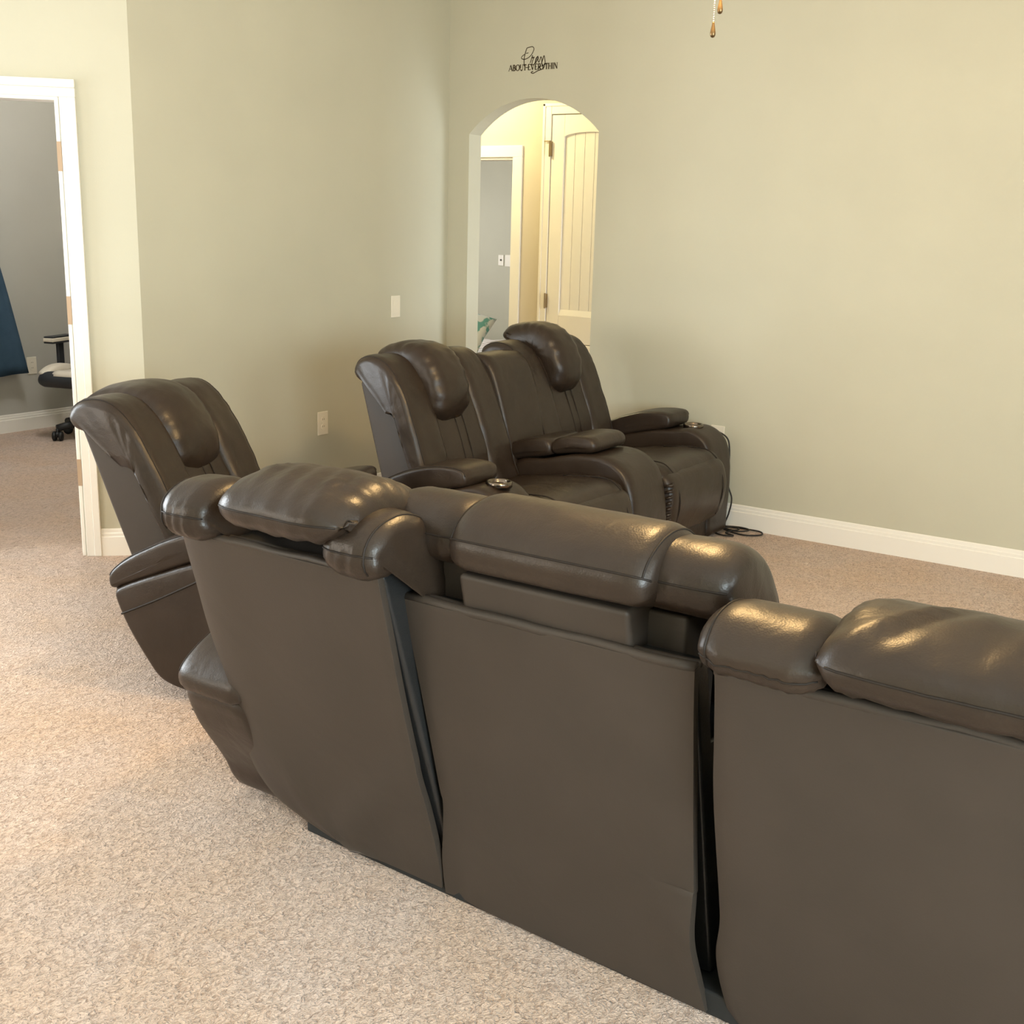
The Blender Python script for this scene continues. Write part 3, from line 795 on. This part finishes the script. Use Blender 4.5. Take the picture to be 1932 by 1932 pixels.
# seat A and C: bolsters, headrests
back_unit(sf, V(2.6205), .30, tilt=2.6, head=HEADT, hraise=.0, hw=.178, hdv=-.070, shell=False, seed=21, wout=.018, win=.130, wing=WINGF, rseam=True,
          folds=[(.07, .05, .004, .012, -1.0, -.84), (.0, .06, .005, .013, -1.0, -.84), (-.06, .06, .004, .014, -1.0, -.84), (-.115, .05, .007, .014, -1.0, -.86)])
back_unit(sf, V(4.010), .345, tilt=2.6, head=HEADT, hraise=-.048, hw=.240, hdv=-.060, shell=False, seed=22, wout=.042, win=.178, wing=[(u, z + (.022 if z < .93 and u < -.85 else 0)) for u, z in WINGF], wdz=-.034, rseam=True, hpk=.003,
          folds=[(.19, -.10, .010, .017, -1.0, -.84), (.10, -.07, .006, .020, -1.0, -.86), (.045, -.04, .007, .018, -1.0, -.86), (-.03, -.03, .004, .018, -1.0, -.86)])
# middle seat: fold-down back
vb = V(3.225)
MW = [(p[0] + .150, p[1] + .006) for p in WINGF]
for (xa, xb) in ((2.795, 3.03), (3.372, 3.612)):
    bm = BM()
    def dspm(p, n):
        e = min(abs(p.y - V(xa)), abs(p.y - V(xb)))
        return .0022 * math.sin(p.y * 210 + 6 * noise.noise(p * 9)) * math.exp(-((p.z - .922) / .026) ** 2) * min(1, max(0, (-.72 - p.x) / .05)) - .004 * math.exp(-((p.z - .938) / .009) ** 2) * min(1, max(0, (-.72 - p.x) / .05))
    ext(bm, MW, V(xb), V(xa), .036, rv=.05, M=100, mid=10, n=6, wob=.004, seed=xa, disp=dspm, seams=[('v', (-.822, .938), .10, .92)])
    obj('wing_bolster', bm, [M_LE, M_ST], sf)
for (xa, xb, zt) in ((2.895, 3.03, .880), (3.40, 3.512, .868)):
    bm = BM(); box(bm, -.762, -.62, V(xb), V(xa), .62, zt); obj('bolster_support', bm, M_LS, sf, smooth=True, bevel=.008)
bm = BM(); prism(bm, [(-.79, .70), (-.826, .795), (-.848, .885), (-.70, .895), (-.66, .70)], V(3.432), V(3.042)); obj('headrest_support', bm, M_LS, sf, bevel=.012)
HB = [(-.845, .895), (-.868, .925), (-.866, .960), (-.835, .998), (-.77, 1.026), (-.69, 1.026), (-.62, .99), (-.58, .93), (-.60, .875), (-.70, .865)]
bm = BM(); ext(bm, HB, V(3.475), V(3.020), .034, rv=.045, M=110, mid=14, n=6, wob=.002, seed=40, dome=.1, seams=[('v', (-.869, .958), .07, .93), ('p', 3, (-.868, .958), (-.60, .90)), ('p', -4, (-.868, .958), (-.60, .90))])
obj('headrest', bm, [M_LE, M_ST], sf)
# arms, seats, base rail
for (vi, vo, s) in ((V(2.32), V(2.085), 1), (V(4.30), V(4.52), -1)):
    arm(sf, vi, vo, s, pad=[(-.765, .372), (-.22, .560)], cup_u=-.14, ru=-.075)
seat_unit(sf, V(2.66), .30, 31); seat_unit(sf, V(3.285), .32, 32); seat_unit(sf, V(3.91), .29, 33)
bm = BM(); box(bm, -.650, -.05, V(4.30), V(2.40), 0, .055)
for v in bm.verts:
    if v.co.x < -.5: v.co.x += -.05 * (3.24 - v.co.y - 2.9)
obj('base_rail', bm, M_LIN, sf, smooth=False, bevel=.006)

# ------------------------------------------------------------------ power cord of the loveseat
bm = BM()
cpts = [(1.80, -.104, .50), (1.84, -.104, .535), (1.93, -.104, .507), (1.955, -.103, .436), (1.957, -.10, .265), (1.985, -.10, .18), (1.975, -.10, .10), (1.95, -.09, .02), (1.98, -.06, .012), (2.06, -.035, .010), (2.135, -.04, .010), (2.165, -.10, .010), (2.10, -.16, .010), (2.0, -.14, .011), (1.93, -.09, .014), (1.95, -.06, .014), (2.03, -.05, .018), (2.09, -.08, .02), (2.05, -.14, .018), (1.97, -.12, .018), (1.99, -.08, .02), (2.04, -.10, .02), (2.0, -.18, .012), (2.055, -.21, .010), (2.0, -.235, .010), (1.93, -.20, .010)]
tube(bm, cr(cpts, False, 8), .0045, 6)
tag(obj('power_cord', bm, M_CORD), 'black power cord looped on the carpet beside the loveseat', 'cord')

# ------------------------------------------------------------------ ceiling fan (its pull chains hang into view)
fn = thing('ceiling_fan', 'ceiling fan whose two beaded pull chains hang at the top edge', 'ceiling fan', (3.01, -2.86, CEIL))
bm = BM(); lathe(bm, [(.0, 0), (.075, 0), (.07, -.04), (.03, -.06), (.014, -.065), (.014, -.30), (.05, -.31), (.12, -.34), (.13, -.42), (.10, -.47), (.06, -.50), (.06, -.54), (.0, -.54)], (0, 0, 0), 28); obj('motor_housing', bm, M_FAN, fn)
for k in range(5):
    a = 2 * PI * k / 5 + .3
    bm = BM(); mt = Matrix.Rotation(a, 4, 'Z') @ Matrix.Translation((0, 0, -.40)) @ Matrix.Rotation(.2, 4, 'X')
    box(bm, .12, .22, -.018, .018, -.004, .004, 0, mt); box(bm, .20, .68, -.07, .07, -.004, .004, 0, mt)
    obj('blade', bm, M_FAN, fn, smooth=False, bevel=.003)
bm = BM(); lathe(bm, [(.055, -.54), (.11, -.57), (.125, -.62), (.10, -.665), (.05, -.685), (.0, -.69)], (0, 0, 0), 28)
obj('light_bowl', bm, emis('lamp_glass', (1.0, .80, .58), 22.0), fn, label='glowing frosted bowl')
for (dx, dy, zb, zl) in ((-.008, -.004, 2.046, .0385), (.003, .007, 2.1035, .0385)):
    # pendant in local coordinates
    z0 = zb - CEIL
    bm = BM(); zt = -.50
    tube(bm, [(dx + (.0 - .0) * 0, dy, zt), (dx, dy, z0 + zl)], .0009, 6)
    n = int((zt - z0 - zl) / .0052)
    for i in range(n):
        z = z0 + zl + .002 + i * .0052
        lathe(bm, [(.0003, -.0021), (.0016, -.0014), (.0022, 0), (.0016, .0014), (.0003, .0021)], (dx, dy, z), 8)
    ch = obj('pull_chain', bm, M_CHN, fn)
    bm = BM(); lathe(bm, [(.0005, 0), (.0045, .0015), (.0068, .006), (.0072, .011), (.0060, .019), (.0042, .028), (.0032, .035), (.0028, .038), (.0008, .039)], (dx, dy, z0), 16)
    obj('pendant', bm, M_BRZ, ch)

# ------------------------------------------------------------------ things in the bedroom
bm = BM(); nrow, ncol = 26, 26
for side in (0, 1):
    pass
grid = []
for r in range(nrow + 1):
    t = r / nrow; z = 2.3 - t * (2.3 - .415)
    row = []
    for c in range(ncol + 1):
        s = c / ncol
        # right-hand edge sweeps outward towards the bottom
        edge = -1.02 if z > 1.5 else -1.02 + .26 * ((1.5 - z) / 1.08) ** .75
        y = -1.75 + (edge + 1.75) * s
        zz = z + (0.0 if t < .8 else .055 * (s - .6) * (t - .8) / .2)
        x = -3.19 + .022 * math.sin(s * 26) * (1 - .3 * t) + .012 * math.sin(s * 11 + t * 3)
        row.append(bm.verts.new((x, y, zz)))
    grid.append(row)
for a, b in zip(grid, grid[1:]):
    for c in range(ncol): bm.faces.new((a[c], a[c + 1], b[c + 1], b[c]))
cu = thing('curtain', 'dark blue curtain hanging at the bedroom window', 'curtain', (0, 0, 0))
o = obj('drape', bm, M_CURT, cu); md = o.modifiers.new('s', 'SOLIDIFY'); md.thickness = .006
bm = BM(); tube(bm, [(-3.19, -2.45, 2.3), (-3.19, -.95, 2.3)], .012, 10)
for y in (-2.4, -1.0): tube(bm, [(-3.311, y, 2.3), (-3.19, y, 2.3)], .008, 8)
obj('rod', bm, M_BLK, cu)
# gaming chair
gc = thing('desk_chair', 'black and cream desk chair half hidden by the bedroom door frame', 'chair', (-2.72, -.58, 0), math.radians(-72))
bm = BM()
ext(bm, [(-.24, .375), (-.25, .43), (-.20, .485), (-.05, .475), (.10, .47), (.20, .485), (.255, .455), (.262, .41), (.22, .375), (.0, .36)], -.25, .25, .035, rv=.05, M=64)
for f in bm.faces: f.material_index = 0
st_ = obj('seat', bm, M_CHB, gc)
bm = BM(); ext(bm, [(-.18, .455), (-.18, .487), (-.05, .490), (.12, .487), (.21, .496), (.252, .462), (.22, .447), (.0, .455)], -.14, .14, .015, rv=.03, M=48); obj('seat_insert', bm, M_WHV, st_)
for s in (1, -1):
    bm = BM(); ext(bm, [(-.20, .445), (-.18, .478), (.0, .520), (.14, .515), (.235, .470), (.18, .45), (.0, .45)], min(s * .17, s * .262), max(s * .17, s * .262), .02, rv=.03, M=48); obj('side_bolster', bm, M_WHV, st_)
bm = BM(); prism(bm, [(-.20, .42), (-.40, 1.20), (-.36, 1.26), (-.29, 1.22), (-.13, .46)], -.22, .22); bk = obj('backrest', bm, M_CHB, gc, bevel=.05)
bm = BM(); prism(bm, [(-.19, .52), (-.33, 1.10), (-.30, 1.12), (-.155, .54)], -.13, .13); obj('back_insert', bm, M_WHV, bk, bevel=.02)
for s in (1, -1):
    bm = BM(); box(bm, -.11, -.05, s * .29 - .012, s * .29 + .012, .42, .655); box(bm, -.11, -.05, min(s * .2, s * .30), max(s * .2, s * .30), .40, .43)
    ar = obj('armrest', bm, M_CHB, gc, smooth=False, bevel=.004)
    bm = BM(); box(bm, -.20, .045, s * .29 - .04, s * .29 + .04, .655, .668, 0); box(bm, -.205, .05, s * .29 - .042, s * .29 + .042, .668, .694, 1); box(bm, -.20, .045, s * .29 - .038, s * .29 + .038, .694, .706, 0)
    obj('arm_pad', bm, [M_CHB, M_WHV], ar, smooth=False, bevel=.006)
bm = BM(); lathe(bm, [(.0, .09), (.05, .09), (.045, .13), (.026, .14), (.026, .30), (.016, .30), (.016, .37), (.0, .37)], (0, 0, 0), 16); obj('gas_lift', bm, M_BLK, gc)
for k in range(5):
    a = 2 * PI * k / 5 + .72
    c, s = math.cos(a), math.sin(a)
    bm = BM(); tube(bm, [(c * .04, s * .04, .112), (c * .17, s * .17, .105), (c * .255, s * .255, .090)], [.032, .028, .026], 10)
    lg = obj('base_leg', bm, M_BLK, gc)
    bm = BM()
    cx, cy = c * .255, s * .255
    tube(bm, [(cx, cy, .085), (cx, cy, .05)], .012, 8)
    w = Matrix.Translation((cx, cy, .034)) @ Matrix.Rotation(a + .9, 4, 'Z')
    b2 = BM()
    for yy in (-.022, .022): lathe(b2, [(.0, yy - .013), (.026, yy - .013), (.034, yy - .008), (.034, yy + .008), (.026, yy + .013), (.0, yy + .013)], (0, 0, 0), 18, 0, 'y')
    box(b2, -.012, .026, -.012, .012, -.004, .030)
    b2.transform(w)
    me_ = bpy.data.meshes.new('t'); b2.to_mesh(me_); b2.free(); bm.from_mesh(me_); bpy.data.meshes.remove(me_)
    obj('caster', bm, M_BLK, lg)

# ------------------------------------------------------------------ guest bed seen through the arch
bd = thing('bed', 'bed with white striped cover glimpsed through the arch and far doorway', 'bed', (-2.05, 3.2, -.0))
bm = BM(); box(bm, -.95, .55, -.55, 1.40, .06, .20); obj('bed_base', bm, M_SHEET, bd, smooth=False, bevel=.02)
bm = BM(); box(bm, -.95, .55, -.55, 1.40, .20, .33); obj('mattress', bm, M_SHEET, bd, smooth=True, bevel=.05)
for (x, y) in ((-.9, -.5), (.5, -.5), (-.9, 1.35), (.5, 1.35)):
    bm = BM(); box(bm, x - .03, x + .03, y - .03, y + .03, 0, .06); obj('leg', bm, M_BLK, bd, smooth=False)
def stripes():
    m, nt, b = newmat('striped_cover')
    co = coords(nt)
    mp = N(nt, 'ShaderNodeMapping'); mp.inputs['Rotation'].default_value = (0, 0, .6)
    nt.links.new(co, mp.inputs['Vector'])
    w = N(nt, 'ShaderNodeTexWave', Scale=5.5, Distortion=3.5, Detail=2.0)
    nt.links.new(mp.outputs['Vector'], w.inputs['Vector'])
    r = N(nt, 'ShaderNodeValToRGB'); e = r.color_ramp.elements
    e[0].position = .12; e[0].color = (.35, .27, .22, 1); e[1].position = .24; e[1].color = (.85, .80, .77, 1)
    nt.links.new(w.outputs['Fac'], r.inputs['Fac']); nt.links.new(r.outputs['Color'], b.inputs['Base Color'])
    b.inputs['Roughness'].default_value = .9
    return m
bm = BM()
g_ = []
for i in range(31):
    row = []
    for j in range(31):
        x = -.97 + 1.56 * i / 30; y = -.58 + 1.6 * j / 30
        e = min((x + .97), (.59 - x), (y + .58), .3) / .10
        z = .40 + .035 * noise.noise(Vector((x * 5, y * 5, 0))) - (.16 * (1 - e) ** 2 if e < 1 else 0)
        row.append(bm.verts.new((x, y, z)))
    g_.append(row)
for i in range(30):
    for j in range(30): bm.faces.new((g_[i][j], g_[i + 1][j], g_[i + 1][j + 1], g_[i][j + 1]))
cv = obj('bed_cover', bm, stripes(), bd); md = cv.modifiers.new('s', 'SOLIDIFY'); md.thickness = .03
def teal():
    m, nt, b = newmat('teal_print')
    n1 = N(nt, 'ShaderNodeTexNoise', Scale=11.0, Detail=2.0); nt.links.new(coords(nt), n1.inputs['Vector'])
    r = N(nt, 'ShaderNodeValToRGB'); r.color_ramp.interpolation = 'EASE'; e = r.color_ramp.elements
    e[0].position = .44; e[0].color = (.16, .42, .38, 1); e[1].position = .53; e[1].color = (.80, .84, .82, 1)
    nt.links.new(n1.outputs['Fac'], r.inputs['Fac']); nt.links.new(r.outputs['Color'], b.inputs['Base Color']); b.inputs['Roughness'].default_value = .85
    return m
bm = BM(); bmesh.ops.create_grid(bm, x_segments=24, y_segments=24, size=1)
for v in list(bm.verts): pass
me_ = bm
def pill(bm, sx_, sy_, h):
    top = {}
    for v in bm.verts:
        x, y = v.co.x, v.co.y
        f = ((1 - x ** 4) * (1 - y ** 4)) ** .5 if abs(x) < 1 and abs(y) < 1 else 0
        px = x * sx_ * (1 - .10 * (1 - abs(y)) * abs(x)); py = y * sy_ * (1 - .10 * (1 - abs(x)) * abs(y))
        v.co = Vector((px, py, h * f))
pill(bm, .20, .20, .07)
dup = bmesh.ops.duplicate(bm, geom=bm.faces[:] + bm.edges[:] + bm.verts[:])
for v in dup['geom']:
    if isinstance(v, bmesh.types.BMVert): v.co.z *= -1
bmesh.ops.remove_doubles(bm, verts=bm.verts, dist=.0005)
pl = obj('throw_pillow', bm, teal())
pl.location = (-2.03, 3.02, .605); pl.rotation_euler = (math.radians(50), math.radians(14), math.radians(10))
tag(pl, 'teal and white patterned throw pillow propped on the striped bed', 'pillow')

# ------------------------------------------------------------------ windows (outside the frame) and light
window_x('window_1', 7.06, *EAST_W); window_x('added_window_8', 7.06, *EAST_ADDED_W); window_x('window_2', E0[0] - .06, *WEST_W); window_y('window_3', -7.76, *SOUTH_W)
window_x('window_4', -3.37, -2.2, -1.15, .9, 2.1); window_x('window_5', 2.96, .45, 1.5, .1, 2.1); window_x('window_6', -4.04, 2.2, 3.8, .8, 2.2)
def area(name, loc, direction, sx_, sy_, power, col):
    l = bpy.data.lights.new(name, 'AREA'); l.shape = 'RECTANGLE'; l.size = sx_; l.size_y = sy_; l.energy = power; l.color = col
    o = bpy.data.objects.new(name, l); COL.objects.link(o); o.location = loc
    o.rotation_euler = Vector(direction).to_track_quat('-Z', 'Y').to_euler()
    return o
def point(name, loc, r, power, col):
    l = bpy.data.lights.new(name, 'POINT'); l.shadow_soft_size = r; l.energy = power; l.color = col
    o = bpy.data.objects.new(name, l); COL.objects.link(o); o.location = loc; return o
SKY = (1.0, .985, .955)
area('light_east_near', (7.14, -3.5, 1.48), (-1, 0, 0), 1.5, 1.35, 60, (.85, .97, 1.0))
area('light_east_added', (7.14, -6.2, 1.4), (-1, 0, 0), 1.8, 1.6, 318, (.80, .95, 1.0))  # lamp for the added second east window
area('light_west', (E0[0] - .14, -4.6, 1.4), (1, 0, 0), 1.4, 1.6, 135, (.88, .95, 1.0))
area('light_south', (-.1, -7.84, 1.5), (0, 1, 0), 1.6, 1.4, 78, (1.0, .90, .78))
point('light_bedroom_fill', (-1.75, -1.35, 2.75), .16, 68, (1.0, .985, .95))  # unseen ceiling lamp, added to lift the dark bedroom
area('light_hall', (2.885, .98, 1.1), (-1, 0, 0), 1.05, 2.0, 46, (.86, .94, 1.0))
area('light_guest', (-4.12, 3.0, 1.5), (1, 0, 0), 1.6, 1.4, 64, (1.0, 1.0, .97))
point('light_fan', (3.01, -2.86, CEIL - .76), .10, 84, (1.0, .64, .25))
point('light_hall_lamp', (-1.0, .95, 2.62), .08, 60, (1.0, .86, .48))

W = bpy.data.worlds.new('world'); S.world = W; W.use_nodes = True
bg = W.node_tree.nodes['Background']; bg.inputs['Color'].default_value = (.8, .88, 1, 1); bg.inputs['Strength'].default_value = .3
S.view_settings.view_transform = 'Standard'; S.view_settings.look = 'None'; S.view_settings.gamma = 1
S.view_settings.exposure = 0.10; S.view_settings.use_curve_mapping = False
S.cycles.max_bounces = 10; S.cycles.diffuse_bounces = 6
